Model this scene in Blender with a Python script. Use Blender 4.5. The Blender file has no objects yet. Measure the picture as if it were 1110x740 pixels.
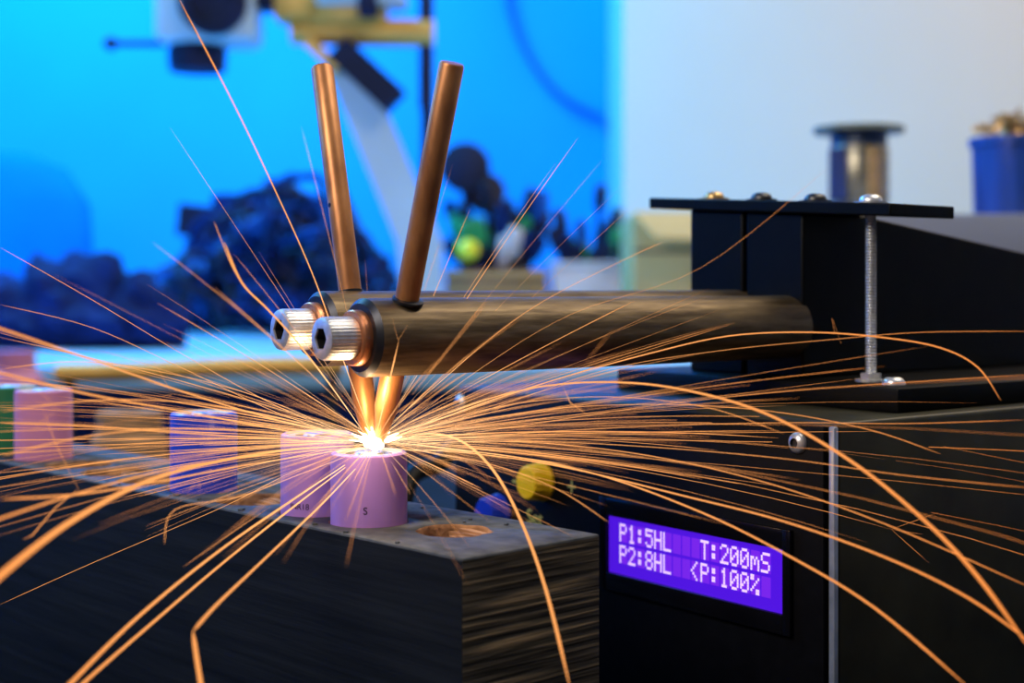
import bpy, bmesh, math, random
from mathutils import Vector, Matrix, noise
random.seed(7)
scene = bpy.context.scene
scene.view_settings.view_transform = 'Standard'
scene.view_settings.look = 'None'
EYE = 0.875            # camera height above the floor (m)
BENCH = EYE - 0.125    # bench top
SHELF = EYE - 0.060    # raised rear worktop
F = 1542.0

def S(px, py, Y):
    "world position of a point sighted at (px,py) that stands Y metres away"
    return Vector(((px-555)/F*Y, Y, EYE-(py-309)/F*Y))

# ------------------------------------------------------------------ materials
def mat(name, col, rough=0.5, metal=0.0, var=0.0, scale=50, bump=0.0, emit=None, estr=0, stretch=(1,1,1), coat=0, spec=0.5, col2=None, detail=4, rot=None):
    m = bpy.data.materials.new(name); m.use_nodes = True
    nt = m.node_tree; b = nt.nodes['Principled BSDF']
    b.inputs['Base Color'].default_value = (*col, 1)
    b.inputs['Roughness'].default_value = rough
    b.inputs['Metallic'].default_value = metal
    b.inputs['Specular IOR Level'].default_value = spec
    b.inputs['Coat Weight'].default_value = coat
    tc = nt.nodes.new('ShaderNodeTexCoord'); mp = nt.nodes.new('ShaderNodeMapping')
    mp.inputs['Scale'].default_value = stretch
    if rot: mp.inputs['Rotation'].default_value = rot
    nz = nt.nodes.new('ShaderNodeTexNoise'); nz.inputs['Scale'].default_value = scale; nz.inputs['Detail'].default_value = detail
    nt.links.new(tc.outputs['Object'], mp.inputs['Vector']); nt.links.new(mp.outputs['Vector'], nz.inputs['Vector'])
    if var > 0 or col2:
        r = nt.nodes.new('ShaderNodeValToRGB')
        r.color_ramp.elements[0].position = 0.32; r.color_ramp.elements[1].position = 0.68
        c2 = col2 if col2 else tuple(min(1, c*(1+var)) for c in col)
        c1 = col if col2 else tuple(c*(1-var) for c in col)
        r.color_ramp.elements[0].color = (*c1, 1); r.color_ramp.elements[1].color = (*c2, 1)
        nt.links.new(nz.outputs['Fac'], r.inputs['Fac']); nt.links.new(r.outputs['Color'], b.inputs['Base Color'])
    if bump > 0:
        bp = nt.nodes.new('ShaderNodeBump'); bp.inputs['Strength'].default_value = bump; bp.inputs['Distance'].default_value = 0.001
        nt.links.new(nz.outputs['Fac'], bp.inputs['Height']); nt.links.new(bp.outputs['Normal'], b.inputs['Normal'])
    if emit:
        b.inputs['Emission Color'].default_value = (*emit, 1); b.inputs['Emission Strength'].default_value = estr
    return m

M_blueW = mat('blue_wall_paint', (0.0,0.33,0.86), 0.7, var=0.08, scale=2)
M_white = mat('white_wall_paint', (0.76,0.68,0.57), 0.8, var=0.03, scale=3)
M_floor = mat('floor_concrete', (0.22,0.22,0.24), 0.7, var=0.2, scale=6)
M_ceil = mat('ceiling_paint', (0.5,0.5,0.5), 0.9, var=0.02, scale=3)
M_front = mat('dark_wall_paint', (0.08,0.08,0.09), 0.9, var=0.05, scale=3)
M_bench = mat('bench_laminate', (0.012,0.02,0.035), 0.85, var=0.15, scale=14, spec=0.08)
M_shelf = mat('shelf_laminate', (0.30,0.6,0.85), 0.35, var=0.1, scale=8)
M_black = mat('black_paint', (0.003,0.003,0.003), 0.45, var=0.3, scale=120, bump=0.05, spec=0.11)
M_panel = mat('panel_black', (0.003,0.003,0.004), 0.5, var=0.3, scale=300, spec=0.12)
M_case = mat('case_olive_black', (0.028,0.026,0.014), 0.42, var=0.35, scale=60, bump=0.06, spec=0.3)
M_gloss = mat('gloss_black', (0.004,0.004,0.006), 0.15, var=0.2, scale=100, spec=0.3)
M_arm = mat('brushed_dark_steel', (0.085,0.055,0.026), 0.48, 0.65, scale=26, stretch=(3,22,22), col2=(0.23,0.16,0.08), bump=0.2, detail=8, rot=(0,0.12,0.12))
M_armend = mat('blackened_steel', (0.03,0.03,0.035), 0.4, 0.7, var=0.3, scale=200)
M_copper = mat('aged_copper', (0.34,0.13,0.045), 0.42, 0.55, scale=220, col2=(0.58,0.25,0.085), bump=0.12, stretch=(1,1,0.35))
M_coppt = mat('copper_bright', (0.60,0.23,0.10), 0.35, 0.7, var=0.2, scale=400)
M_steel = mat('steel_bright', (0.72,0.71,0.68), 0.36, 0.7, var=0.15, scale=500, bump=0.05)
M_steeld = mat('steel_dark', (0.08,0.08,0.08), 0.4, 0.9, var=0.2, scale=300)
M_brass = mat('brass', (0.65,0.43,0.17), 0.35, 0.7, var=0.2, scale=300)
M_edge = mat('aluminium_trim', (0.45,0.50,0.58), 0.35, 0.6, var=0.15, scale=200)
M_purple = mat('battery_wrap_lilac', (0.41,0.225,0.66), 0.34, var=0.05, scale=60, coat=0.2)
M_pink = mat('battery_wrap_pink', (0.62,0.24,0.42), 0.35, var=0.05, scale=60)
M_bblue = mat('battery_wrap_blue', (0.02,0.06,0.62), 0.3, var=0.12, scale=60, coat=0.2)
M_bgreen = mat('battery_wrap_green', (0.02,0.16,0.06), 0.4, var=0.12, scale=60)
M_paper = mat('insulator_paper', (0.75,0.72,0.68), 0.8, var=0.05, scale=300)
M_print = mat('print_ink', (0.03,0.01,0.04), 0.6, var=0.1, scale=300)
M_holder = mat('holder_board_shaded', (0.002,0.004,0.008), 0.8, scale=60, col2=(0.009,0.012,0.017), bump=0.5, spec=0.15, stretch=(0.25,0.25,5))  # near-black colour stands in for shade on the board's sides
M_htop = mat('holder_board_lit_top', (0.036,0.044,0.050), 0.7, scale=200, col2=(0.10,0.112,0.12), bump=0.5, spec=0.35)  # same board, top light put into a lighter colour
M_wood = mat('raw_chipboard', (0.12,0.05,0.022), 0.9, scale=260, col2=(0.45,0.25,0.125), bump=0.9, stretch=(0.4,1,1))
M_yellow = mat('knob_yellow', (0.95,0.60,0.01), 0.35, var=0.06, scale=100)
M_bknob = mat('knob_blue', (0.01,0.04,0.50), 0.35, var=0.06, scale=100)
M_ytext = mat('silkscreen_yellow', (0.55,0.52,0.12), 0.6, var=0.05, scale=100)
M_lcd = mat('lcd_backlight', (0.02,0.0,0.1), 0.2, var=0.05, scale=50, emit=(0.075,0.008,0.72), estr=1.0)
M_lcdc = mat('lcd_cell', (0.05,0.0,0.1), 0.2, var=0.05, scale=50, emit=(0.17,0.02,0.80), estr=1.0)
M_lcdt = mat('lcd_character', (0.4,0.3,0.5), 0.4, var=0.02, scale=50, emit=(0.85,0.60,1.0), estr=1.0)
M_navy = mat('dark_navy_plastic', (0.005,0.010,0.045), 0.6, var=0.4, scale=20, spec=0.3)
M_navy2 = mat('navy_fabric', (0.006,0.020,0.12), 0.85, var=0.4, scale=25, spec=0.2)
M_midb = mat('mid_blue_plastic', (0.005,0.07,0.32), 0.6, var=0.3, scale=25, spec=0.3)
M_gold = mat('golden_metal', (0.85,0.48,0.10), 0.4, 0.2, var=0.15, scale=20)
M_pale = mat('pale_enamel', (0.55,0.68,0.75), 0.4, var=0.08, scale=8)
M_card = mat('cardboard', (0.72,0.44,0.16), 0.85, var=0.12, scale=15)
M_wick = mat('wicker', (0.20,0.10,0.06), 0.8, var=0.6, scale=60, stretch=(1,1,5))
M_wbox = mat('white_plastic', (0.80,0.68,0.68), 0.5, var=0.05, scale=15)
M_green = mat('green_plastic', (0.02,0.30,0.10), 0.4, var=0.3, scale=30)
M_lemon = mat('lemon_plastic', (0.95,0.85,0.03), 0.4, var=0.06, scale=30)
M_spool = mat('spool_slate', (0.05,0.08,0.14), 0.4, 0.3, var=0.25, scale=20)
M_spb = mat('spool_blue_film', (0.02,0.06,0.24), 0.4, var=0.25, scale=20)
M_wire = mat('wound_wire', (0.42,0.38,0.27), 0.35, 0.7, var=0.35, scale=12, stretch=(1,1,30))
M_olive = mat('spool_lid_olive', (0.22,0.25,0.17), 0.5, var=0.15, scale=20)
M_cab = mat('cabinet_grey', (0.30,0.33,0.42), 0.5, var=0.05, scale=8)
M_nickel = mat('nickel', (0.6,0.58,0.55), 0.3, 0.9, var=0.1, scale=400)

def board_end():
    m = bpy.data.materials.new('holder_board_laminated'); m.use_nodes = True
    nt = m.node_tree; b = nt.nodes['Principled BSDF']; b.inputs['Roughness'].default_value = 0.85
    b.inputs['Specular IOR Level'].default_value = 0.2
    tc = nt.nodes.new('ShaderNodeTexCoord'); mp = nt.nodes.new('ShaderNodeMapping')
    mp.inputs['Scale'].default_value = (16, 16, 480)
    nz = nt.nodes.new('ShaderNodeTexNoise'); nz.inputs['Scale'].default_value = 1.6; nz.inputs['Detail'].default_value = 8
    r = nt.nodes.new('ShaderNodeValToRGB')
    e = r.color_ramp.elements
    e[0].position = 0.40; e[0].color = (0.010,0.009,0.008,1); e[1].position = 0.70; e[1].color = (0.24,0.17,0.09,1)
    x = e.new(0.54); x.color = (0.060,0.050,0.034,1)
    bp = nt.nodes.new('ShaderNodeBump'); bp.inputs['Strength'].default_value = 1.0; bp.inputs['Distance'].default_value = 0.0008
    L = nt.links.new
    L(tc.outputs['Object'], mp.inputs['Vector']); L(mp.outputs['Vector'], nz.inputs['Vector']); L(nz.outputs['Fac'], r.inputs['Fac'])
    L(r.outputs['Color'], b.inputs['Base Color']); L(nz.outputs['Fac'], bp.inputs['Height']); L(bp.outputs['Normal'], b.inputs['Normal'])
    return m
M_lam = board_end()

# ------------------------------------------------------------------ mesh builder
class B:
    def __init__(s): s.bm = bmesh.new(); s.mats = []
    def mi(s, m):
        if m not in s.mats: s.mats.append(m)
        return s.mats.index(m)
    def _new(s, fn, m):
        old = set(s.bm.faces); fn(); i = s.mi(m)
        for f in s.bm.faces:
            if f not in old: f.material_index = i
    def box(s, x0,x1,y0,y1,z0,z1, m, bev=0, M=None, seg=2):
        def fn():
            r = bmesh.ops.create_cube(s.bm, size=1)
            vs = r['verts']
            for v in vs:
                v.co = Vector((x0+(v.co.x+.5)*(x1-x0), y0+(v.co.y+.5)*(y1-y0), z0+(v.co.z+.5)*(z1-z0)))
            if bev:
                es = list({e for v in vs for e in v.link_edges})
                r2 = bmesh.ops.bevel(s.bm, geom=es, offset=bev, segments=seg, affect='EDGES', profile=0.5)
                vs = list({v for v in r2['verts']} | {v for v in vs if v.is_valid})
            if M: bmesh.ops.transform(s.bm, matrix=M, verts=[v for v in vs if v.is_valid])
        s._new(fn, m)
    def cyl(s, p0, p1, r0, r1, m, seg=32):
        p0 = Vector(p0); p1 = Vector(p1); d = p1-p0
        q = d.to_track_quat('Z','Y').to_matrix().to_4x4()
        s._new(lambda: bmesh.ops.create_cone(s.bm, cap_ends=True, segments=seg, radius1=r0, radius2=r1, depth=d.length, matrix=Matrix.Translation((p0+p1)/2) @ q), m)
    def lathe(s, p, axis, prof, m, seg=40, rf=None):
        "prof: list of (radius, height, [mat])"
        q = Vector(axis).to_track_quat('Z','Y').to_matrix(); p = Vector(p); rings = []
        for it in prof:
            r, h = it[0], it[1]; ring = []
            for k in range(seg):
                a = 2*math.pi*k/seg; rr = r if rf is None else rf(r, a, len(rings))
                ring.append(s.bm.verts.new(p + q @ Vector((rr*math.cos(a), rr*math.sin(a), h))))
            rings.append(ring)
        for i in range(len(rings)-1):
            mm = prof[i+1][2] if len(prof[i+1]) > 2 else m; idx = s.mi(mm)
            for k in range(seg):
                f = s.bm.faces.new((rings[i][k], rings[i][(k+1)%seg], rings[i+1][(k+1)%seg], rings[i+1][k])); f.material_index = idx
        f = s.bm.faces.new(rings[-1]); f.material_index = s.mi(prof[-1][2] if len(prof[-1]) > 2 else m)
        f = s.bm.faces.new(list(reversed(rings[0]))); f.material_index = s.mi(m)
    def sph(s, c, r, m, sc=(1,1,1), sub=3, nz=0, nf=30):
        def fn():
            rr = bmesh.ops.create_icosphere(s.bm, subdivisions=sub, radius=1)
            for v in rr['verts']:
                k = 1 + (nz*noise.noise(Vector(v.co)*nf + Vector(c)*10) if nz else 0)
                v.co = Vector(c) + Vector((v.co.x*sc[0], v.co.y*sc[1], v.co.z*sc[2]))*r*k
        s._new(fn, m)
    def tube(s, pts, r, m, seg=10, smooth=True):
        pts = [Vector(p) for p in pts]
        if smooth and len(pts) > 2:
            out = []
            for i in range(len(pts)-1):
                a = pts[max(i-1,0)]; b = pts[i]; c = pts[i+1]; d = pts[min(i+2,len(pts)-1)]
                for k in range(6):
                    t = k/6
                    out.append(0.5*((2*b)+(c-a)*t+(2*a-5*b+4*c-d)*t*t+(3*b-3*c+d-a)*t**3))
            out.append(pts[-1]); pts = out
        idx = s.mi(m); rings = []; n = len(pts); up = Vector((0.13,0.21,0.97))
        for i, p in enumerate(pts):
            t = (pts[min(i+1,n-1)]-pts[max(i-1,0)]).normalized()
            x = t.cross(up)
            if x.length < 1e-3: x = t.cross(Vector((1,0,0)))
            x.normalize(); y = t.cross(x)
            rr = r(i/(n-1)) if callable(r) else r
            rings.append([s.bm.verts.new(p + (x*math.cos(2*math.pi*k/seg)+y*math.sin(2*math.pi*k/seg))*rr) for k in range(seg)])
        for i in range(n-1):
            for k in range(seg):
                f = s.bm.faces.new((rings[i][k], rings[i][(k+1)%seg], rings[i+1][(k+1)%seg], rings[i+1][k])); f.material_index = idx
        for rg in (rings[0], rings[-1]):
            f = s.bm.faces.new(rg); f.material_index = idx
    def poly(s, co, m):
        f = s.bm.faces.new([s.bm.verts.new(c) for c in co]); f.material_index = s.mi(m)
    def prism(s, low, high, m):
        a = [s.bm.verts.new(c) for c in low]; b = [s.bm.verts.new(c) for c in high]; i = s.mi(m); n = len(a)
        fs = [s.bm.faces.new(a), s.bm.faces.new(b)] + [s.bm.faces.new((a[k], a[(k+1)%n], b[(k+1)%n], b[k])) for k in range(n)]
        for f in fs: f.material_index = i
    def done(s, name, parent=None, ang=35, recalc=True, loc=None, flat=False, zmin=None):
        if zmin is not None:
            for v in s.bm.verts: v.co.z = max(v.co.z, zmin)
        if recalc: bmesh.ops.recalc_face_normals(s.bm, faces=s.bm.faces)
        me = bpy.data.meshes.new(name); 
        if loc is not None: bmesh.ops.translate(s.bm, vec=-Vector(loc), verts=s.bm.verts)
        s.bm.to_mesh(me); s.bm.free()
        for m in s.mats: me.materials.append(m)
        if not flat:
            me.polygons.foreach_set('use_smooth', [True]*len(me.polygons)); me.set_sharp_from_angle(angle=math.radians(ang))
        o = bpy.data.objects.new(name, me); scene.collection.objects.link(o)
        if parent: o.parent = parent
        if loc is not None: o.location = loc
        return o

# ------------------------------------------------------------------ room
def wall(name, a, m): b = B(); b.box(*a, m); return b.done(name, flat=True)
wall('floor', (-1.7,1.9,-1.3,2.7,-0.1,0.0), M_floor)
wall('ceiling', (-1.7,1.9,-1.3,2.7,2.5,2.6), M_ceil)
wall('wall_back', (-1.7,1.9,2.6,2.7,0,2.5), M_blueW)
wall('wall_left', (-1.8,-1.7,-1.3,2.7,0,2.5), M_blueW)
wall('wall_right', (1.9,2.0,-1.3,2.7,0,2.5), M_white)
wall('wall_front', (-1.7,1.9,-1.4,-1.3,0,2.5), M_front)
wall('wall_partition', (0.1765,1.9,2.25,2.6,0,2.5), M_white)
b = B(); b.box(-1.6,1.8,-0.25,2.24,BENCH-0.04,BENCH,M_bench,bev=0.004)
for x in (-1.5,1.7):
    for y in (-0.15,2.1): b.box(x-.03,x+.03,y-.03,y+.03,0,BENCH-0.04,M_steeld)
b.done('workbench')
b = B(); b.box(-1.55,0.95,1.05,2.235,SHELF-0.018,SHELF,M_shelf,bev=0.004)
b.box(-1.55,0.95,1.06,1.075,BENCH,SHELF-0.018,M_navy2); b.box(-1.55,-1.53,1.075,2.2,BENCH,SHELF-0.018,M_navy2); b.box(0.93,0.95,1.075,2.2,BENCH,SHELF-0.018,M_navy2)
b.done('raised_shelf')

# ------------------------------------------------------------------ spot welder (local x = along arms, local y = -t, z up)
ANG = math.atan2(0.5995, 0.8003)
wel = bpy.data.objects.new('spot_welder', None); scene.collection.objects.link(wel)
wel.location = (-0.0318, 0.333, EYE); wel.rotation_euler = (0,0,ANG); wel.empty_display_size = 0.02
ZB = -0.125; ZT = -0.0323
b = B(); b.box(0.0874,0.34,-0.064,0.0925,ZB+0.004,ZT,M_case,bev=0.0012,seg=3)
for x in (0.10,0.33):
    for y in (-0.054,0.08): b.cyl((x,y,ZB),(x,y,ZB+0.004),0.006,0.006,M_steeld,16)
b.done('case', wel)
b = B(); b.box(0.0856,0.0876,-0.0612,0.0918,ZB+0.006,ZT-0.001,M_panel,bev=0.0005)
b.done('front_panel', wel)
b = B(); b.box(0.0862,0.0878,-0.0640,-0.0622,ZB+0.005,ZT-0.001,M_edge,bev=0.0004)
b.done('edge_trim', wel)
def panhead(b, c, axis, r, m, slot=True):
    b.lathe(c, axis, [(r,0),(r,0.0004),(r*.93,r*.35),(r*.75,r*.55),(r*.45,r*.66),(r*.42,r*.40,M_steeld)], m, 28)
b = B()
for t,z in ((0.0535,-0.0375-0.0003),(-0.088,-0.0375)):
    panhead(b, (0.0856,-t,z), (-1,0,0), 0.0026, M_steel)
b.done('panel_screws', wel)
# LCD
XF = 0.0856
t0,t1,zt,zb = -0.0158,0.0495,-0.0640,-0.0798
b = B()
o0,o1,ot,ob = -0.0188,0.0520,-0.0590,-0.0846
for a in ((o0,t0,ob,ot),(t1,o1,ob,ot),(t0,t1,zt,ot),(t0,t1,ob,zb)):
    b.box(XF-0.0014,XF+0.0001,-a[1],-a[0],a[2],a[3],M_gloss,bev=0.0002)
b.box(XF-0.0002,XF,-t1,-t0,zb,zt,M_lcd)
b.done('lcd_bezel', wel)
FONT = {'P':["11110","10001","10001","11110","10000","10000","10000"],'1':["00100","01100","00100","00100","00100","00100","01110"],
':':["00000","01100","01100","00000","01100","01100","00000"],'5':["11111","10000","11110","00001","00001","10001","01110"],
'H':["10001","10001","10001","11111","10001","10001","10001"],'L':["10000","10000","10000","10000","10000","10000","11111"],
'T':["11111","00100","00100","00100","00100","00100","00100"],'2':["01110","10001","00001","00010","00100","01000","11111"],
'0':["01110","10001","10011","10101","11001","10001","01110"],'m':["00000","00000","11010","10101","10101","10001","10001"],
'S':["01111","10000","10000","01110","00001","00001","11110"],'8':["01110","10001","10001","01110","10001","10001","01110"],
'<':["00010","00100","01000","10000","01000","00100","00010"],'%':["11000","11001","00010","00100","01000","10011","00011"]}
b = B()
cw = (t1-t0-0.0090)/16; dx = cw/5.9; dz = dx*1.20; rowh = dz*8.3
for r, line in enumerate(("P1:5HL   T:200mS","P2:8HL  <P:100% ")):
    for c, ch in enumerate(line):
        ct = t0+0.0048+c*cw; cz = zt-0.0017-r*rowh
        b.poly([(XF-0.0003,-ct,cz),(XF-0.0003,-(ct+5.1*dx),cz),(XF-0.0003,-(ct+5.1*dx),cz-7.1*dz),(XF-0.0003,-ct,cz-7.1*dz)], M_lcdc)
        if ch in FONT:
            for j,row in enumerate(FONT[ch]):
                for i,v in enumerate(row):
                    if v == '1':
                        a = ct+i*dx; z = cz-j*dz
                        b.poly([(XF-0.0005,-a,z),(XF-0.0005,-(a+dx*.93),z),(XF-0.0005,-(a+dx*.93),z-dz*.93),(XF-0.0005,-a,z-dz*.93)], M_lcdt)
b.done('lcd_characters', wel, recalc=False, flat=True)
# knobs
kp = [(0.0058,0),(0.0058,0.0010),(0.0054,0.0015),(0.0051,0.0052),(0.0045,0.0062),(0.001,0.0064)]
kf = lambda r,a,i: r*(1+0.025*math.cos(a*18))
b = B(); b.lathe((XF,0.0462,-0.0581),(-1,0,0),kp,M_yellow,36,rf=kf); b.done('knob_yellow_cap', wel)
b = B(); b.lathe((XF,0.0675,-0.0700),(-1,0,0),kp,M_bknob,36,rf=kf); b.done('knob_blue_cap', wel)
TM = Matrix(((0,0,-1),(-1,0,0),(0,1,0))).to_4x4()
def label(txt, t, z, size):
    cu = bpy.data.curves.new('label', 'FONT'); cu.body = txt; cu.size = size; cu.extrude = 0.00004; cu.align_x = 'CENTER'; cu.align_y = 'CENTER'
    cu.materials.append(M_ytext); o = bpy.data.objects.new('panel_label', cu); scene.collection.objects.link(o)
    o.parent = wel; o.matrix_local = Matrix.Translation((XF-0.00005,-t,z)) @ TM
label('+', -0.0325, -0.0585, 0.0075); label('-', -0.060, -0.059, 0.0075); label('Set', -0.050, -0.0695, 0.0062)

# lower mounting plate
b = B(); b.box(0.118,0.33,-0.0575,0.050,ZT,-0.026,M_black,bev=0.0007); b.done('base_plate', wel)
def zbar(t): return 0.018+0.006*(0.048-t)/0.093
b = B()
for ta,tb in ((-0.0286,-0.0068),(-0.0052,0.0163)):
    prof = [(0.129,-0.026),(0.129,1),(0.156,1),(0.235,2),(0.30,3),(0.30,-0.026)]
    def pt(s,z,t):
        if z==1: z = zbar(t)
        elif z==2: z = 0.0105
        elif z==3: z = 0.0
        return (s,-t,z)
    b.prism([pt(s,z,ta) for s,z in prof],[pt(s,z,tb) for s,z in prof],M_black)
o = b.done('arm_clamp_body', wel); md = o.modifiers.new('bevel','BEVEL'); md.width = 0.0006; md.segments = 2
b = B()
ta,tb = -0.045,0.048; th = 0.0034
q = lambda s,t,h: (s,-t,zbar(t)+h)
b.prism([q(0.127,ta,0),q(0.127,tb,0),q(0.1543,tb,0),q(0.1543,ta,0)],[q(0.127,ta,th),q(0.127,tb,th),q(0.1543,tb,th),q(0.1543,ta,th)],M_black)
o = b.done('cross_bar', wel); md = o.modifiers.new('bevel','BEVEL'); md.width = 0.0004; md.segments = 2
b = B()
for t,m in ((-0.0235,M_brass),(-0.004,M_steeld),(0.0165,M_steeld),(0.036,M_steel)):
    z = zbar(t)+th
    b.cyl((0.134,-t,z-0.0003),(0.134,-t,z+0.0004),0.0046,0.0046,m,28)
    panhead(b,(0.134,-t,z+0.0002),(0,0,1),0.0032,m)
b.done('cross_bar_screws', wel)
b = B()
for t in (0.036,-0.018):
    za = -0.026; ze = zbar(t)+0.001; n = int((ze-za)/0.0004)
    sx = 0.134 if t>0 else 0.150
    prof = []
    for i in range(n+1):
        z = (ze-za)*i/n; prof.append((0.00155 if i%2 else 0.00128, z))
    b.lathe((sx,-t,za),(0,0,1),prof,M_steel,16)
    b.cyl((sx,-t,za),(sx,-t,za+0.0006),0.0042,0.0042,M_steel,28)
    b.cyl((sx,-t,za+0.0006),(sx,-t,za+0.0022),0.0029,0.0029,M_steel,6)
b.done('threaded_rods', wel)
b = B(); panhead(b,(0.1290,-0.0475,-0.026),(0,0,1),0.0030,M_steel); b.done('base_plate_screw', wel)

# arms
def arm(t, z, nm):
    b = B(); R = 0.0089; x0 = -0.0105
    b.lathe((x0,-t,z),(1,0,0),[(0.0055,0.004,M_armend),(0.0055,0.0,M_armend),(R-0.0012,0,M_armend),(R,0.0012,M_armend),(R,0.0018),(R,0.06),(R,0.10),(R,0.1410)],M_arm,64)
    b.done('arm_'+nm, wel)
    b = B()
    b.lathe((x0,-t,z),(-1,0,0),[(0.0063,-0.003),(0.0063,0.0018),(0.0060,0.0022),(0.0048,0.0022),(0.0044,0.0010)],M_coppt,40)
    b.done('copper_collar_'+nm, wel)
    def rf(r,a,i):
        if i in (1,2): return r*(1+0.010*math.cos(a*36))
        if i >= 5:
            k = (a % (math.pi/3)) - math.pi/6
            return r/math.cos(k)*0.92
        return r
    b = B()
    b.lathe((x0-0.001,-t,z),(-1,0,0),[(0.0046,0),(0.0048,0.0006),(0.0048,0.0078),(0.0046,0.0085),(0.0038,0.0088),(0.0025,0.0088),(0.0024,0.0084),(0.0024,0.0048,M_steeld)],M_steel,216,rf=rf)
    b.done('socket_screw_'+nm, wel)
arm(0.0098,-0.0118,'front'); arm(-0.0099,-0.0103,'rear')
def electrode(tb,zb,tt,zt,nm):
    p0 = Vector((0,-tb,zb)); p1 = Vector((0,-tt,zt)); d = (p1-p0); L = d.length
    b = B(); R = 0.00278
    b.lathe(p0,d,[(0.0007,0),(0.0012,0.0008),(R*.8,0.007),(R,0.010),(R,L*.5),(R,L-0.0005),(R*.88,L)],M_copper,36)
    if nm=='rear':
        c = p0+d*0.62; b.cyl(c+Vector((-R*1.01,0,0)),c+Vector((-R*.8,0,0)),0.0006,0.0006,M_armend,12)
    b.done('electrode_'+nm, wel)
electrode(0.0012,-0.0375,0.0314,0.0481,'front')
electrode(-0.0030,-0.0375,-0.0258,0.0543,'rear')
b = B()
for t,z in ((0.0136,-0.0038),(-0.0125,-0.0022)):
    b.lathe((0,-t,z),(0,-0.35 if t>0 else 0.25,1),[(0.0036,0),(0.0036,0.0006),(0.0030,0.0008)],M_armend,28)
b.done('electrode_bores', wel)

# ------------------------------------------------------------------ battery holder board
A = Vector((-0.0101,0.2887)); bd = Vector((-0.688,0.725)).normalized(); cd = Vector((0.725,0.688)).normalized()
ZBL = -0.0554
hold_ang = math.atan2(bd.y,bd.x)
HM = Matrix.Translation((A.x,A.y,EYE)) @ Matrix.Rotation(hold_ang,4,'Z')
LEN = 0.36; WID = 0.041
b = B(); b.box(0,LEN,-WID,0,-0.125,ZBL,M_holder,bev=0.0006)
holder = b.done('battery_holder_board'); holder.matrix_world = HM
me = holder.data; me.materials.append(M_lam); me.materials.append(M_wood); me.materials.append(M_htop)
for p in me.polygons:
    if p.normal.x < -0.8: p.material_index = 1
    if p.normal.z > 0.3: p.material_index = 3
bat1 = Vector((-0.0336,0.334))
def loc2(P):
    d = Vector(P)-A; return d.dot(bd), -d.dot(cd)
bx, by = loc2(bat1)
along = [-0.0235,0.0,0.0205,0.047,0.073,0.098,0.122,0.146,0.170,0.194,0.218,0.242,0.266]
cb = B()
for i,al in enumerate(along):
    r = 0.0094; yy = by - (0.006 if al==-0.0235 else 0)
    if al == -0.0235: r = 0.0078
    fl = 1.015 if al in (0.0,0.0205) else 1.06
    rough = 0.22 if al in (-0.0235,0.047,0.098,0.122,0.146) else 0.0
    cb.lathe((bx+al,yy,-0.105),(0,0,1),[(r,0),(r,0.02),(r,0.04),(r*(1.01),0.0485),(r*fl,0.056)],M_wood,40,
        rf=(lambda r,a,k,rough=rough,al=al: r*(1+rough*(noise.noise(Vector((math.cos(a)*2.5+al*99,math.sin(a)*2.5,k*0.7)))+0.35))))
cut = cb.done('cutter'); cut.matrix_world = HM
bpy.context.view_layer.update()
md = holder.modifiers.new('holes','BOOLEAN'); md.object = cut; md.operation = 'DIFFERENCE'; md.solver = 'EXACT'
try: md.material_mode = 'TRANSFER'; md.use_self = True
except Exception: pass
dg = bpy.context.evaluated_depsgraph_get()
nm = bpy.data.meshes.new_from_object(holder.evaluated_get(dg), depsgraph=dg)
holder.modifiers.clear(); holder.data = nm
bpy.data.objects.remove(cut)
# broken-out wood left standing in some sockets: rough layered slabs against the rear wall of the hole
b = B()
for al in (-0.0235,0.047,0.122):
    oy = 0.006 if al<0 else 0
    for k in range(7):
        L_ = random.uniform(.006,.0105); dy = random.uniform(.0016,.0028)
        x = bx+al+random.uniform(-0.001,0.002); y = by-oy-0.0030-k*0.0006+random.uniform(-.0005,.0005)
        zt_ = ZBL-0.0022+k*0.00022
        b.box(-.5,.5,-.5,.5,-1,0,M_wood,M=Matrix.Translation((x,y,zt_))@Matrix.Rotation(random.uniform(-.15,.15),4,'Z')@Matrix.Rotation(random.uniform(-.08,.08),4,'Y')@Matrix.Diagonal((L_,dy,.006+k*.0005,1)))
    for k in range(4):
        x = bx+al+random.uniform(-0.003,0.005); y = by-oy+random.uniform(-0.003,0.003)
        b.box(-.5,.5,-.5,.5,-.5,.5,M_wood,M=Matrix.Translation((x,y,ZBL-0.0035))@Matrix.Rotation(random.uniform(-.6,.6),4,'Z')@Matrix.Rotation(random.uniform(-.4,.4),4,'X')@Matrix.Diagonal((random.uniform(.003,.006),random.uniform(.001,.002),.001,1)))
    b.cyl((bx+al,by-oy,-0.105),(bx+al,by-oy,ZBL-0.0070),0.0072,0.0066,M_wood,24)
for k in range(22):
    x = random.uniform(0.002,0.16); y = -random.choice([random.uniform(0.0006,0.003),random.uniform(0.028,0.039)])
    s_ = random.uniform(.0003,.0007)
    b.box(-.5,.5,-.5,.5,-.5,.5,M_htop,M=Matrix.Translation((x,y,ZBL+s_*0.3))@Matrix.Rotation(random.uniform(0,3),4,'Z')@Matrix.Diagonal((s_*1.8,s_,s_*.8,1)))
sp = b.done('socket_splinters'); sp.parent = holder

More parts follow.
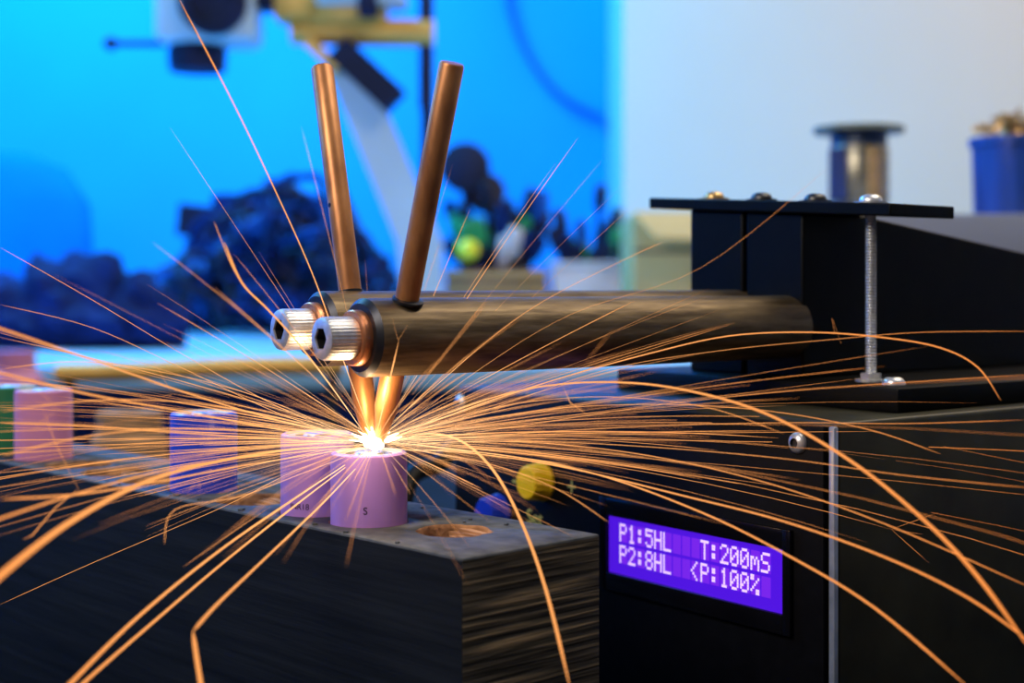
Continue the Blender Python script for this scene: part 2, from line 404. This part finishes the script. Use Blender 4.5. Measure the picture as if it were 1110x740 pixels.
# ------------------------------------------------------------------ batteries
def battery(al, top, wrap, nm='battery', nudge=0):
    x = bat1.x+bd.x*al+cd.x*nudge; y = bat1.y+bd.y*al+cd.y*nudge; h0 = -0.1049
    H = top-h0; b = B(); R = 0.0090
    b.lathe((0,0,0),(0,0,1),[(R*.95,0),(R,0.0006),(R,H*.5),(R,H-0.0012),(R*.985,H-0.0004),(R*.93,H),(R*.86,H+0.00005),(R*.84,H-0.0005,M_paper),(R*.62,H-0.0005,M_paper),(R*.60,H-0.0010,M_nickel),(R*.42,H-0.0010,M_nickel),(R*.36,H-0.0001,M_nickel),(R*.30,H+0.0001,M_nickel)],wrap,64)
    o = b.done(nm); o.location = (x,y,EYE+h0); return o
bt = battery(0.0,-0.0390,M_purple)
b2 = battery(0.0205,-0.0362,M_purple)
battery(0.073,-0.0345,M_bblue); battery(0.170,-0.0335,M_pink); battery(0.194,-0.0335,M_bgreen)
def print_on(o, txt, a_deg, z, size):
    cu = bpy.data.curves.new('print','FONT'); cu.body = txt; cu.size = size; cu.extrude = 0.00002; cu.materials.append(M_print)
    t = bpy.data.objects.new('printed_code', cu); scene.collection.objects.link(t)
    dg = bpy.context.evaluated_depsgraph_get(); mesh = bpy.data.meshes.new_from_object(t.evaluated_get(dg)); bpy.data.objects.remove(t)
    R = 0.00904
    for v in mesh.vertices:
        a = math.radians(a_deg)+v.co.x/R; zz = z+v.co.y
        v.co = (math.cos(a)*(R+v.co.z), math.sin(a)*(R+v.co.z), zz)
    t = bpy.data.objects.new('printed_code', mesh); scene.collection.objects.link(t); t.parent = o
print_on(bt,'S',-93,0.0525,0.0024); print_on(b2,'INR18',-128,0.0512,0.0020)

# ------------------------------------------------------------------ weld flash and sparks
W0 = Vector((-0.0318,0.333,EYE-0.0375))
def spark_mat():
    m = bpy.data.materials.new('glowing_spark'); m.use_nodes = True; nt = m.node_tree
    for n in list(nt.nodes): nt.nodes.remove(n)
    out = nt.nodes.new('ShaderNodeOutputMaterial'); em = nt.nodes.new('ShaderNodeEmission')
    tc = nt.nodes.new('ShaderNodeTexCoord'); ln = nt.nodes.new('ShaderNodeVectorMath'); ln.operation = 'LENGTH'
    mr = nt.nodes.new('ShaderNodeMapRange')
    mr.inputs['From Max'].default_value = 0.16
    r = nt.nodes.new('ShaderNodeValToRGB'); e = r.color_ramp.elements
    e[0].color = (1.0,0.66,0.34,1); e[1].color = (0.86,0.25,0.05,1); x = e.new(0.22); x.color = (1.0,0.42,0.13,1)
    r2 = nt.nodes.new('ShaderNodeMapRange'); r2.inputs['From Max'].default_value = 0.05; r2.inputs['To Min'].default_value = 2.2; r2.inputs['To Max'].default_value = 1.2
    L = nt.links.new
    L(tc.outputs['Object'], ln.inputs[0]); L(ln.outputs['Value'], mr.inputs['Value']); L(mr.outputs['Result'], r.inputs['Fac'])
    L(ln.outputs['Value'], r2.inputs['Value']); L(r.outputs['Color'], em.inputs['Color']); L(r2.outputs['Result'], em.inputs['Strength'])
    L(em.outputs['Emission'], out.inputs['Surface'])
    m.cycles.emission_sampling = 'NONE'
    return m
M_spark = spark_mat()
cu = bpy.data.curves.new('welding_sparks','CURVE'); cu.dimensions = '3D'; cu.bevel_depth = 1.0; cu.bevel_resolution = 1; cu.use_fill_caps = True
cu.materials.append(M_spark)
def spark(pts, r0, r1=None, smooth=True):
    r1 = r1 if r1 else r0
    pts = [Vector(p)-W0 for p in pts]
    if smooth and len(pts) > 2:
        out = []
        for i in range(len(pts)-1):
            a = pts[max(i-1,0)]; b_ = pts[i]; c = pts[i+1]; d = pts[min(i+2,len(pts)-1)]
            for k in range(6):
                t = k/6; out.append(0.5*((2*b_)+(c-a)*t+(2*a-5*b_+4*c-d)*t*t+(3*b_-3*c+d-a)*t**3))
        out.append(pts[-1]); pts = out
    sp = cu.splines.new('POLY'); sp.points.add(len(pts)-1); n = len(pts)
    for i,p in enumerate(pts):
        t = i/(n-1); taper = min(1, 0.25+t*3)*min(1,(1-t)*10+0.12)
        sp.points[i].co = (*p,1); sp.points[i].radius = (r0+(r1-r0)*t)*taper
def sp_px(l, d0, d1, r0, r1=None, smooth=True):
    n = len(l); cum=[0]
    for i in range(1,n): cum.append(cum[-1]+math.hypot(l[i][0]-l[i-1][0], l[i][1]-l[i-1][1]))
    spark([S(p[0],p[1], d0+(d1-d0)*cum[i]/cum[-1]) for i,p in enumerate(l)], r0, r1, smooth)
D = 0.332
sp_px([(402,482),(300,489),(180,514),(85,560),(0,624),(-80,700)],D,0.21,0.00016,0.00075)
sp_px([(398,488),(330,533),(240,595),(150,668),(72,745),(30,790)],D,0.24,0.00013,0.00042)
sp_px([(399,488),(330,540),(250,603),(165,675),(85,745),(50,780)],D,0.25,0.00013,0.00034)
sp_px([(402,490),(350,545),(280,612),(235,655),(209,684)],D,0.26,0.00011,0.00034)
sp_px([(209,684),(213,712),(219,750)],0.26,0.255,0.00036,0.00045)
sp_px([(425,480),(462,470),(500,478),(535,510),(565,565),(592,640),(618,745)],D,0.262,0.00016,0.00038)
sp_px([(420,478),(500,442),(580,420),(660,414),(740,422),(830,448),(920,498),(1000,562),(1060,625),(1125,715)],D,0.255,0.00012,0.00040)
sp_px([(420,478),(500,445),(600,412),(700,384),(790,364),(880,360),(960,366),(1020,377),(1060,398),(1085,434)],D,0.30,0.00013,0.00018)
sp_px([(420,486),(520,492),(620,508),(740,537),(850,565),(960,604),(1050,648),(1125,702)],D,0.265,0.00010,0.00026)
sp_px([(420,488),(520,490),(640,512),(760,555),(860,605),(950,660),(1050,745)],D,0.265,0.00010,0.00026)
sp_px([(402,472),(372,390),(340,300),(300,210),(252,110),(192,-5)],D,0.30,0.00009,0.00017)
sp_px([(398,474),(360,420),(320,368),(290,335),(262,306),(243,262)],D,0.29,0.00012,0.00024)
sp_px([(262,306),(250,285),(232,240)],0.292,0.29,0.00015,0.00006)
sp_px([(396,478),(300,455),(200,425),(100,390),(0,356),(-60,338)],D,0.25,0.00010,0.00028)
sp_px([(396,480),(300,465),(200,446),(100,428),(0,404),(-60,390)],D,0.25,0.00010,0.00028)
sp_px([(396,482),(290,475),(180,468),(90,461),(0,458)],D,0.27,0.00009,0.00018)
sp_px([(396,484),(290,500),(180,520),(90,535),(0,541)],D,0.25,0.00009,0.00022)
sp_px([(396,480),(300,440),(200,385),(100,325),(0,268)],D,0.36,0.00005,0.00007)
sp_px([(396,480),(300,447),(200,400),(100,355),(0,330)],D,0.36,0.00005,0.00007)
sp_px([(396,484),(320,510),(240,550),(100,610),(0,655)],D,0.33,0.00004,0.00006)
sp_px([(398,484),(300,492),(200,505),(100,530),(0,562),(-30,575)],D,0.24,0.00009,0.00025)
sp_px([(398,482),(300,470),(200,464),(100,472),(0,494)],D,0.26,0.00007,0.00016)
sp_px([(398,480),(300,452),(200,436),(100,434),(0,446)],D,0.27,0.00006,0.00014)
sp_px([(398,486),(330,512),(260,538),(190,552),(178,590)],D,0.28,0.00005,0.00009)
sp_px([(398,480),(280,430),(170,402),(80,392),(0,400)],D,0.30,0.00005,0.00009)
sp_px([(420,484),(540,478),(680,490),(820,520),(960,568),(1125,640)],D,0.28,0.00006,0.00013)
sp_px([(420,482),(560,448),(700,438),(830,445),(940,465),(1020,492)],D,0.30,0.00005,0.00009)
sp_px([(420,484),(520,500),(600,528),(660,566)],D,0.29,0.00006,0.00007)
sp_px([(420,480),(520,445),(640,430),(760,440),(850,470)],D,0.30,0.00005,0.00008)
sp_px([(420,482),(560,470),(700,462),(850,458),(980,459),(1110,455)],D,0.30,0.00006,0.00007)
sp_px([(420,482),(560,478),(700,484),(850,497),(980,515),(1130,530)],D,0.285,0.00006,0.00008)
sp_px([(420,480),(540,440),(660,400),(780,380),(900,368),(1000,360),(1130,359)],D,0.30,0.00005,0.00006)
sp_px([(420,482),(560,462),(720,438),(900,420),(1130,405)],D,0.30,0.00005,0.00006)
sp_px([(410,470),(470,420),(540,360),(600,320),(690,275),(720,262)],D,0.30,0.00005,0.00005)
sp_px([(418,476),(520,400),(620,340),(760,290),(900,180)],D,0.29,0.00003,0.00003)
sp_px([(408,472),(419,425),(427,392),(432,370)],D,0.30,0.00016,0.00014,False)
sp_px([(432,370),(425,345)],0.30,0.30,0.0001,0.00008,False)
sp_px([(432,368),(442,352)],0.30,0.30,0.0001,0.00008,False)
sp_px([(85,530),(60,550),(35,580),(25,585)],0.28,0.27,0.0001,0.0001,False)
sp_px([(85,530),(60,480),(45,440)],0.28,0.27,0.00006,0.00006,False)
sp_px([(905,362),(902,345),(912,372)],0.30,0.30,0.00008,0.00008,False)
sp_px([(610,418),(618,436),(640,452)],0.30,0.30,0.0001,0.00008,False)
for i in range(400):
    az = random.uniform(0, 2*math.pi)
    el = math.radians(random.gauss(4,9.5))
    if random.random() < 0.05: el = math.radians(random.uniform(20,60))
    Ls = random.choice([random.uniform(0.03,0.07), random.uniform(0.05,0.12), random.uniform(0.10,0.26)])
    if math.sin(az) < -0.5: Ls = min(Ls,0.09)
    if math.sin(az) > 0.2: Ls = min(Ls,0.15)
    if el > 0.3: Ls = min(Ls,0.09)
    if el < -0.12: Ls = min(Ls, 0.06)
    k = random.uniform(0.0,1.1); st = random.choice([0.002,0.006,0.01,0.02,0.035])
    d = Vector((math.cos(az)*math.cos(el), math.sin(az)*math.cos(el), math.sin(el)))
    pts = []
    if st >= Ls*0.6: st = 0
    for j in range(9):
        t = st + (Ls-st)*j/8
        p = W0 + Vector((0,0,0.0012)) + d*t; p.z -= k*t*t
        if p.z < EYE-0.121: break
        pts.append(p)
    if len(pts) > 3:
        r = random.choice([0.000016,0.000022,0.00003,0.00004,0.00006])
        spark(pts, r, r*random.uniform(0.9,1.4), False)
    if random.random() < 0.05 and len(pts) > 5:
        e = pts[-1]
        for q_ in range(3):
            dd = (d+Vector((random.uniform(-1,1),random.uniform(-1,1),random.uniform(-1,1)))*0.9).normalized()*random.uniform(0.004,0.012)
            spark([e,e+dd*.5,e+dd],0.00004,0.00004,False)
so = bpy.data.objects.new('welding_sparks', cu); so.location = W0; scene.collection.objects.link(so)
M_flash = mat('weld_flash', (1,0.9,0.7), 0.5, emit=(1.0,0.80,0.52), estr=8, var=0.01)
M_flash.cycles.emission_sampling = 'NONE'
b = B()
b.sph((0,-0.0018,0),0.0019,M_flash,(1.35,1.2,0.75),3,0.5,1.5)
for i in range(44):
    a = random.uniform(0,6.28); e = random.gauss(0.2,0.5); l = random.uniform(0.003,0.0080)
    d = Vector((math.cos(a)*math.cos(e),math.sin(a)*math.cos(e),abs(math.sin(e))))
    b.cyl(d*0.0008+Vector((0,-.0014,0)),d*l,0.00042,0.00003,M_flash,6)
b.done('weld_flash').location = W0+Vector((0,0,0.0008))
def light(name,kind,loc,power,col,size=0.1,target=None,sy=None,spread=None):
    l = bpy.data.lights.new(name,kind); l.energy = power; l.color = col
    if kind=='AREA':
        l.size = size
        if sy: l.shape='RECTANGLE'; l.size_y = sy
        if spread: l.spread = spread
    else: l.shadow_soft_size = size
    o = bpy.data.objects.new(name,l); scene.collection.objects.link(o); o.location = loc
    if target is not None: o.rotation_euler = (Vector(target)-Vector(loc)).to_track_quat('-Z','Y').to_euler()
    return o
light('weld_glow','POINT',W0+Vector((-0.002,-0.012,0.010)),0.028,(1.0,0.66,0.36),0.003)

# ------------------------------------------------------------------ things behind
b = B(); b.tube([(S(62,404,0.95)),(S(150,402,0.95)),(S(260,397,0.95)),(S(372,396,0.95))],0.0062,M_gold,14)
for px in (75,360):
    p = S(px,402,0.95); b.cyl((p.x,p.y,BENCH),(p.x,p.y,p.z),0.004,0.004,M_steeld,12); b.cyl((p.x,p.y,BENCH),(p.x,p.y,BENCH+.006),0.02,0.02,M_steeld,20)
b.done('brass_rail')
b = B(); p = S(140,446,0.66)
b.lathe((p.x,p.y,BENCH),(0,0,1),[(0.017,0),(0.017,p.z-BENCH-.012),(0.015,p.z-BENCH-.010),(0.015,p.z-BENCH),(0.006,p.z-BENCH),(0.006,p.z-BENCH-.008)],mat('cork',(0.34,0.20,0.10),.9,var=.3,scale=60),32)
b.done('cork_jar')
b = B(); p = S(15,380,0.95)
b.lathe((p.x,p.y,BENCH),(0,0,1),[(0.02,0),(0.02,p.z-BENCH-.02),(0.014,p.z-BENCH-.012),(0.014,p.z-BENCH)],M_pink,32)
b.done('plastic_bottle')
b = B(); b.tube([(-0.02,0.40,BENCH+.0035),(-0.035,0.44,BENCH+.02),S(440,530,0.47),S(475,503,0.49),S(505,484,0.51),(-0.01,0.56,BENCH+.03),(0.02,0.60,BENCH+.0035)],0.0032,M_black,12); b.done('mains_cable')
# cable pile
b = B()
rnd = random.Random(3)
for i in range(140):
    px = rnd.gauss(295,62); px = max(185,min(418,px)); top = 350-138*math.exp(-((px-300)/115)**2)
    py = rnd.uniform(top,350); Y = rnd.uniform(1.65,2.0); c = S(px,py,Y); c.z = max(c.z,SHELF+0.02)
    R = rnd.uniform(0.010,0.045); pts = []
    n1 = Vector((rnd.gauss(0,1),rnd.gauss(0,1),rnd.gauss(0,1))).normalized(); q_ = n1.to_track_quat('Z','Y').to_matrix()
    for k in range(9):
        a = k/8*rnd.uniform(4,6.4); v = c+q_@Vector((math.cos(a)*R,math.sin(a)*R,0.01*k/8)); v.z = max(v.z,SHELF+0.008); pts.append(v)
    b.tube(pts,rnd.uniform(0.003,0.007),rnd.choice([M_navy,M_navy,M_navy2,M_midb]),7)
for px,py,w,h,ry in ((215,240,44,34,.1),(228,260,30,55,.2),(262,222,56,22,0),(240,290,70,60,0),(330,270,40,70,.3),(372,246,26,50,-.4),(395,300,50,50,.1),(290,310,110,50,0),(200,318,44,40,.2),(305,250,60,12,.35),(350,225,50,9,-.5)):
    c = S(px,py,1.9); W_=w/F*1.9; H_=h/F*1.9
    b.box(-.5,.5,-.5,.5,-.5,.5,rnd.choice([M_navy,M_navy2,M_midb]),M=Matrix.Translation(c)@Matrix.Rotation(ry,4,'Y')@Matrix.Rotation(ry*2,4,'Z')@Matrix.Diagonal((W_,min(W_,.05),H_,1)))
    b.box(c.x-.006,c.x+.006,1.895,1.907,SHELF,c.z,M_navy)
b.done('cable_pile',zmin=SHELF+0.0005)
b = B()
for px,py,r in ((20,318,.035),(70,300,.033),(105,292,.028),(140,312,.032),(165,330,.025),(40,335,.035),(90,320,.04)):
    Yb=1.35; c = S(px,py,Yb); h=max(0.02,(c.z-SHELF)+0.012)
    b.sph((c.x,Yb,SHELF+h*0.45),1.0,M_navy2,(r*1.4,r,h*0.6),3,0.45,2.6)
b.done('cloth_bag',zmin=SHELF+0.0005)
b = B(); c = S(-5,200,2.1)
b.lathe((c.x,0,SHELF+0.0005),(0,0,1),[(0.10,0),(0.12,0.03),(0.13,0.10),(0.125,0.18),(0.09,0.235),(0.03,0.26)],mat('rear_blue_plastic',(0.0,0.16,0.55),0.8,var=0.1,scale=5,spec=0.1),40)
o = b.done('equipment_dome'); o.scale=(1,0.4,1); o.location=(0,2.15,0)

# microscope on boom stand
b = B(); Y=1.55
def pbox(x0,x1,y0,y1,m,dep=0.05,off=0,bev=0.004,bb=b):
    a=S(x0,y1,Y+off); c=S(x1,y0,Y+off); bb.box(a.x,c.x,Y+off-dep/2,Y+off+dep/2,a.z,c.z,m,bev=bev)
pbox(175,280,-60,50,M_pale,0.08,bev=0.01)
b.lathe(S(232,2,Y-0.04),(0,-1,0),[(0.036,0),(0.036,0.012),(0.026,0.014),(0.024,0.008)],M_navy,32)
b.lathe(S(214,50,Y),(0,0,-1),[(0.030,0),(0.032,0.01),(0.030,0.028),(0.02,0.029)],M_navy,32)
b.cyl(S(118,47,Y),S(180,47,Y),0.004,0.004,M_navy,12); b.sph(S(120,47,Y),0.008,M_navy)
pbox(280,330,-40,12,M_navy,0.04)
b.cyl(S(316,34,Y),S(470,36,Y),0.015,0.015,M_gold,24)
pbox(300,345,-30,25,M_gold,0.05); pbox(340,420,-10,30,M_gold,0.045,bev=0.006)
pbox(345,440,-8,8,M_pale,0.055,off=-0.01); pbox(390,412,-12,22,M_navy,0.06,off=-0.01)
b.cyl(S(462,-120,Y),S(462,118,Y),0.008,0.008,M_navy,20)
b.box(-.5,.5,-.5,.5,-.5,.5,M_navy,M=Matrix.Translation(S(398,82,Y-0.01))@Matrix.Rotation(0.75,4,'Y')@Matrix.Diagonal((0.085,0.035,0.030,1)))
b.box(-.5,.5,-.5,.5,-.5,.5,M_gold,M=Matrix.Translation(S(350,60,Y-0.01))@Matrix.Rotation(0.75,4,'Y')@Matrix.Diagonal((0.045,0.02,0.012,1)))
pp=[S(352,70,Y),S(398,70,Y),S(478,262,Y),S(478,350,Y),S(440,350,Y),S(430,262,Y)]
b.prism(pp,[v+Vector((0,.03,0)) for v in pp],M_pale)
c=S(455,350,Y); b.box(c.x-.08,c.x+.08,Y-.06,Y+.1,SHELF,SHELF+.02,M_pale,bev=.004)
b.cyl((S(462,0,Y).x,Y+.02,SHELF+.02),(S(462,0,Y).x,Y+.02,EYE+0.42),0.007,0.007,M_navy,16)
b.done('microscope_boom_stand')
b = B(); b.tube([S(545,-60,2.58),S(552,10,2.58),(S(575,65,2.58)),(S(610,105,2.58)),(S(655,128,2.58))],0.006,mat('cable_blue',(0,0.12,0.6),.5,var=.1,scale=5),8); b.done('wall_cable')

# tool basket with tools
rnd = random.Random(21)
b = B(); Y=1.7
c0=S(485,292,Y); c1=S(592,350,Y)
b.box(c0.x,c1.x,Y-.04,Y+.05,SHELF,c0.z,M_wick,bev=.004)
for i in range(5):
    z = SHELF+0.008+i*(c0.z-SHELF-.01)/4.5; b.box(c0.x-.003,c1.x+.003,Y-.044,Y-.038,z,z+.005,M_card)
b.cyl(S(505,292,Y),S(505,205,Y),0.005,0.005,M_navy,10); b.lathe(S(505,186,Y+.02),(0,-1,0.1),[(0.012,0),(0.028,0.012),(0.030,0.03),(0.024,0.032)],M_navy,32)
b.lathe(S(522,215,Y+.03),(0.3,-1,0.3),[(0.012,0),(0.024,0.012),(0.022,0.03)],M_navy,24)
def tool(x,y,m,base_x,L=0.030,r=0.0065):
    top=S(x,y,Y+rnd.uniform(-.03,.03)); base=Vector((top.x*0.5+base_x*.5,Y,c0.z-.015)); u=(top-base).normalized()
    b.tube([base,top-u*L],0.003,M_navy,8,False)
    b.tube([top-u*L,top-u*L*.9,top-u*L*.5,top-u*L*.1,top],lambda t:r*(0.7+0.5*math.sin(t*3.0)),m,10,False)
bxm=S(538,0,Y).x
for k in range(30):
    tool(rnd.uniform(482,598),rnd.uniform(195,265),rnd.choice([M_navy,M_navy,M_navy,M_navy2,M_midb,M_green]),bxm)
for x,y,m in ((492,232,M_green),(503,240,M_green),(516,236,M_green),(527,246,M_green),(560,246,M_wbox),(549,256,M_wbox),(576,262,M_wbox),(540,262,M_olive)):
    tool(x,y,m,bxm,0.04,0.0085)
b.sph(S(507,271,Y-.035),0.0140,M_lemon,(1,1,.9)); 
b.done('tool_basket')
b = B(); c0=S(598,288,Y); c1=S(676,350,Y)
b.box(c0.x,c1.x,Y-.04,Y+.04,SHELF,c0.z,M_wbox,bev=.005); b.box(c0.x-.003,c1.x+.003,Y-.043,Y+.043,c0.z-.002,c0.z+.004,M_wbox,bev=.002)
bxm=S(637,0,Y).x
for k in range(22):
    tool(rnd.uniform(596,690),rnd.uniform(222,275),rnd.choice([M_navy,M_navy,M_navy2,M_midb,M_green]),bxm)
tool(652,200,M_navy,bxm); tool(684,252,M_navy,bxm,0.03,0.009)
b.done('tool_caddy')
b = B(); Y=1.5; c0=S(682,234,Y); c1=S(790,234,Y)
b.box(c0.x,c1.x,Y-.05,Y+.12,SHELF,c0.z,M_card,bev=.002); b.box(c0.x+.0,c1.x,Y-.052,Y-.05,c0.z-.04,c0.z-.037,M_wick)
b.prism([(c0.x,Y-.05,c0.z),(c1.x,Y-.05,c0.z),(c1.x,Y-.05,c0.z+.002),(c0.x,Y-.05,c0.z+.002)],[(c0.x+.02,Y-.09,c0.z-.028),(c1.x,Y-.09,c0.z-.028),(c1.x,Y-.09,c0.z-.026),(c0.x+.02,Y-.09,c0.z-.026)],M_card)
b.done('cardboard_box')
Y=0.85
cx0=S(885,0,Y).x; zc=S(1060,240,Y).z
b = B(); b.box(cx0,0.62,0.78,1.03,BENCH,zc,M_cab,bev=.003)
for k in range(3): b.box(cx0+.01,0.61,0.777,0.781,BENCH+.012+k*.053,BENCH+.058+k*.053,M_cab,bev=.001); 
b.done('drawer_cabinet')
c=S(931,200,Y+.03); Yc=Y+.03; top=S(931,141,Yc).z-zc
b = B(); k=Yc/F
b.lathe((c.x,Yc,zc),(0,0,1),[(47*k,0),(47*k,.003),(30*k,.004),(30*k,.012),(32*k,.014,M_wire),(32*k,top-.012,M_wire),(30*k,top-.01,M_wire),(30*k,top-.003),(48*k,top-.002),(48*k,top+.001),(14*k,top+.001),(13*k,top-.002)],M_spool,48)
for i in range(7):
    a=-1.57+0.10+i*0.07; x=c.x+math.cos(a)*32.3*k; y=Yc+math.sin(a)*32.3*k
    b.cyl((x,y,zc+.014),(x,y,zc+top-.012),0.0010,0.0010,M_brass,6)
for i in range(8):
    a=-1.57-1.35+i*0.09; x=c.x+math.cos(a)*32.3*k; y=Yc+math.sin(a)*32.3*k
    b.cyl((x,y,zc+.014),(x,y,zc+top-.012),0.0015,0.0015,M_spb,6)
b.lathe((c.x,Yc,zc+top-.0015),(0,0,1),[(48.5*k,0),(48.5*k,.003),(14*k,.003)],M_olive,48)
b.done('wire_spool')
Yc=.84; c=S(1100,200,Yc); k=Yc/F; top=S(0,150,Yc).z-zc
b = B(); b.lathe((c.x,Yc,zc),(0,0,1),[(40*k,0),(43*k,.004),(45*k,top*.9),(48*k,top*.9),(48*k,top),(44*k,top),(43*k,top-.008)],mat('tub_blue',(0.03,0.10,0.45),.35,var=.4,scale=30,stretch=(3,3,.3)),48)
rnd=random.Random(5)
for i in range(110):
    a=rnd.uniform(0,6.28); r=rnd.uniform(0,36)*k; q0=Vector((c.x+math.cos(a)*r,Yc+math.sin(a)*r,zc+top-.006+rnd.uniform(0,.018)))
    b.cyl(q0,q0+Vector((rnd.gauss(0,1),rnd.gauss(0,1),rnd.gauss(0,.5)))*.006,0.0014,0.0014,M_brass,6)
b.done('screw_tub')

# ------------------------------------------------------------------ lights
light('blue_wall_lamp','AREA',(-0.75,1.75,2.1),50,(0.02,0.46,1.0),0.9,(-0.7,2.6,1.05),0.5)
light('blue_side_lamp','AREA',(-1.3,0.9,1.55),7,(0.10,0.42,1.0),0.5,(-0.1,0.5,0.8),0.4)
light('shelf_fill','AREA',(-0.75,1.45,1.75),8,(0.25,0.75,1.0),0.3,(-0.75,1.5,0.8),0.3)  # unseen light added to brighten the left of the shelf
light('ceiling_lamp','AREA',(0.55,0.45,2.0),9.0,(1.0,0.90,0.76),0.5,(0.0,0.38,0.82),0.5)
light('wall_fill','AREA',(1.1,1.35,2.2),13.5,(1.0,0.76,0.48),0.6,(0.8,2.25,1.1),0.5)  # unseen warm light added to brighten the white partition
light('front_left_key','AREA',(-0.45,-0.10,1.35),4.4,(1.0,0.90,0.80),0.25,(-0.04,0.33,0.82))  # unseen key light added from front left for copper and cells
w = bpy.data.worlds.new('world'); scene.world = w; w.use_nodes = True
w.node_tree.nodes['Background'].inputs[0].default_value = (0.1,0.16,0.25,1); w.node_tree.nodes['Background'].inputs[1].default_value = 0.3

# ------------------------------------------------------------------ camera
cd_ = bpy.data.cameras.new('camera'); cam = bpy.data.objects.new('camera', cd_); scene.collection.objects.link(cam)
cam.location = (0,0,EYE); cam.rotation_euler = (math.pi/2,0,0)
cd_.lens = 50.0; cd_.sensor_width = 36; cd_.sensor_fit = 'HORIZONTAL'; cd_.shift_y = -61/1110
cd_.clip_start = 0.005; cd_.clip_end = 20
cd_.dof.use_dof = True; cd_.dof.focus_distance = 0.335; cd_.dof.aperture_fstop = 12
scene.camera = cam
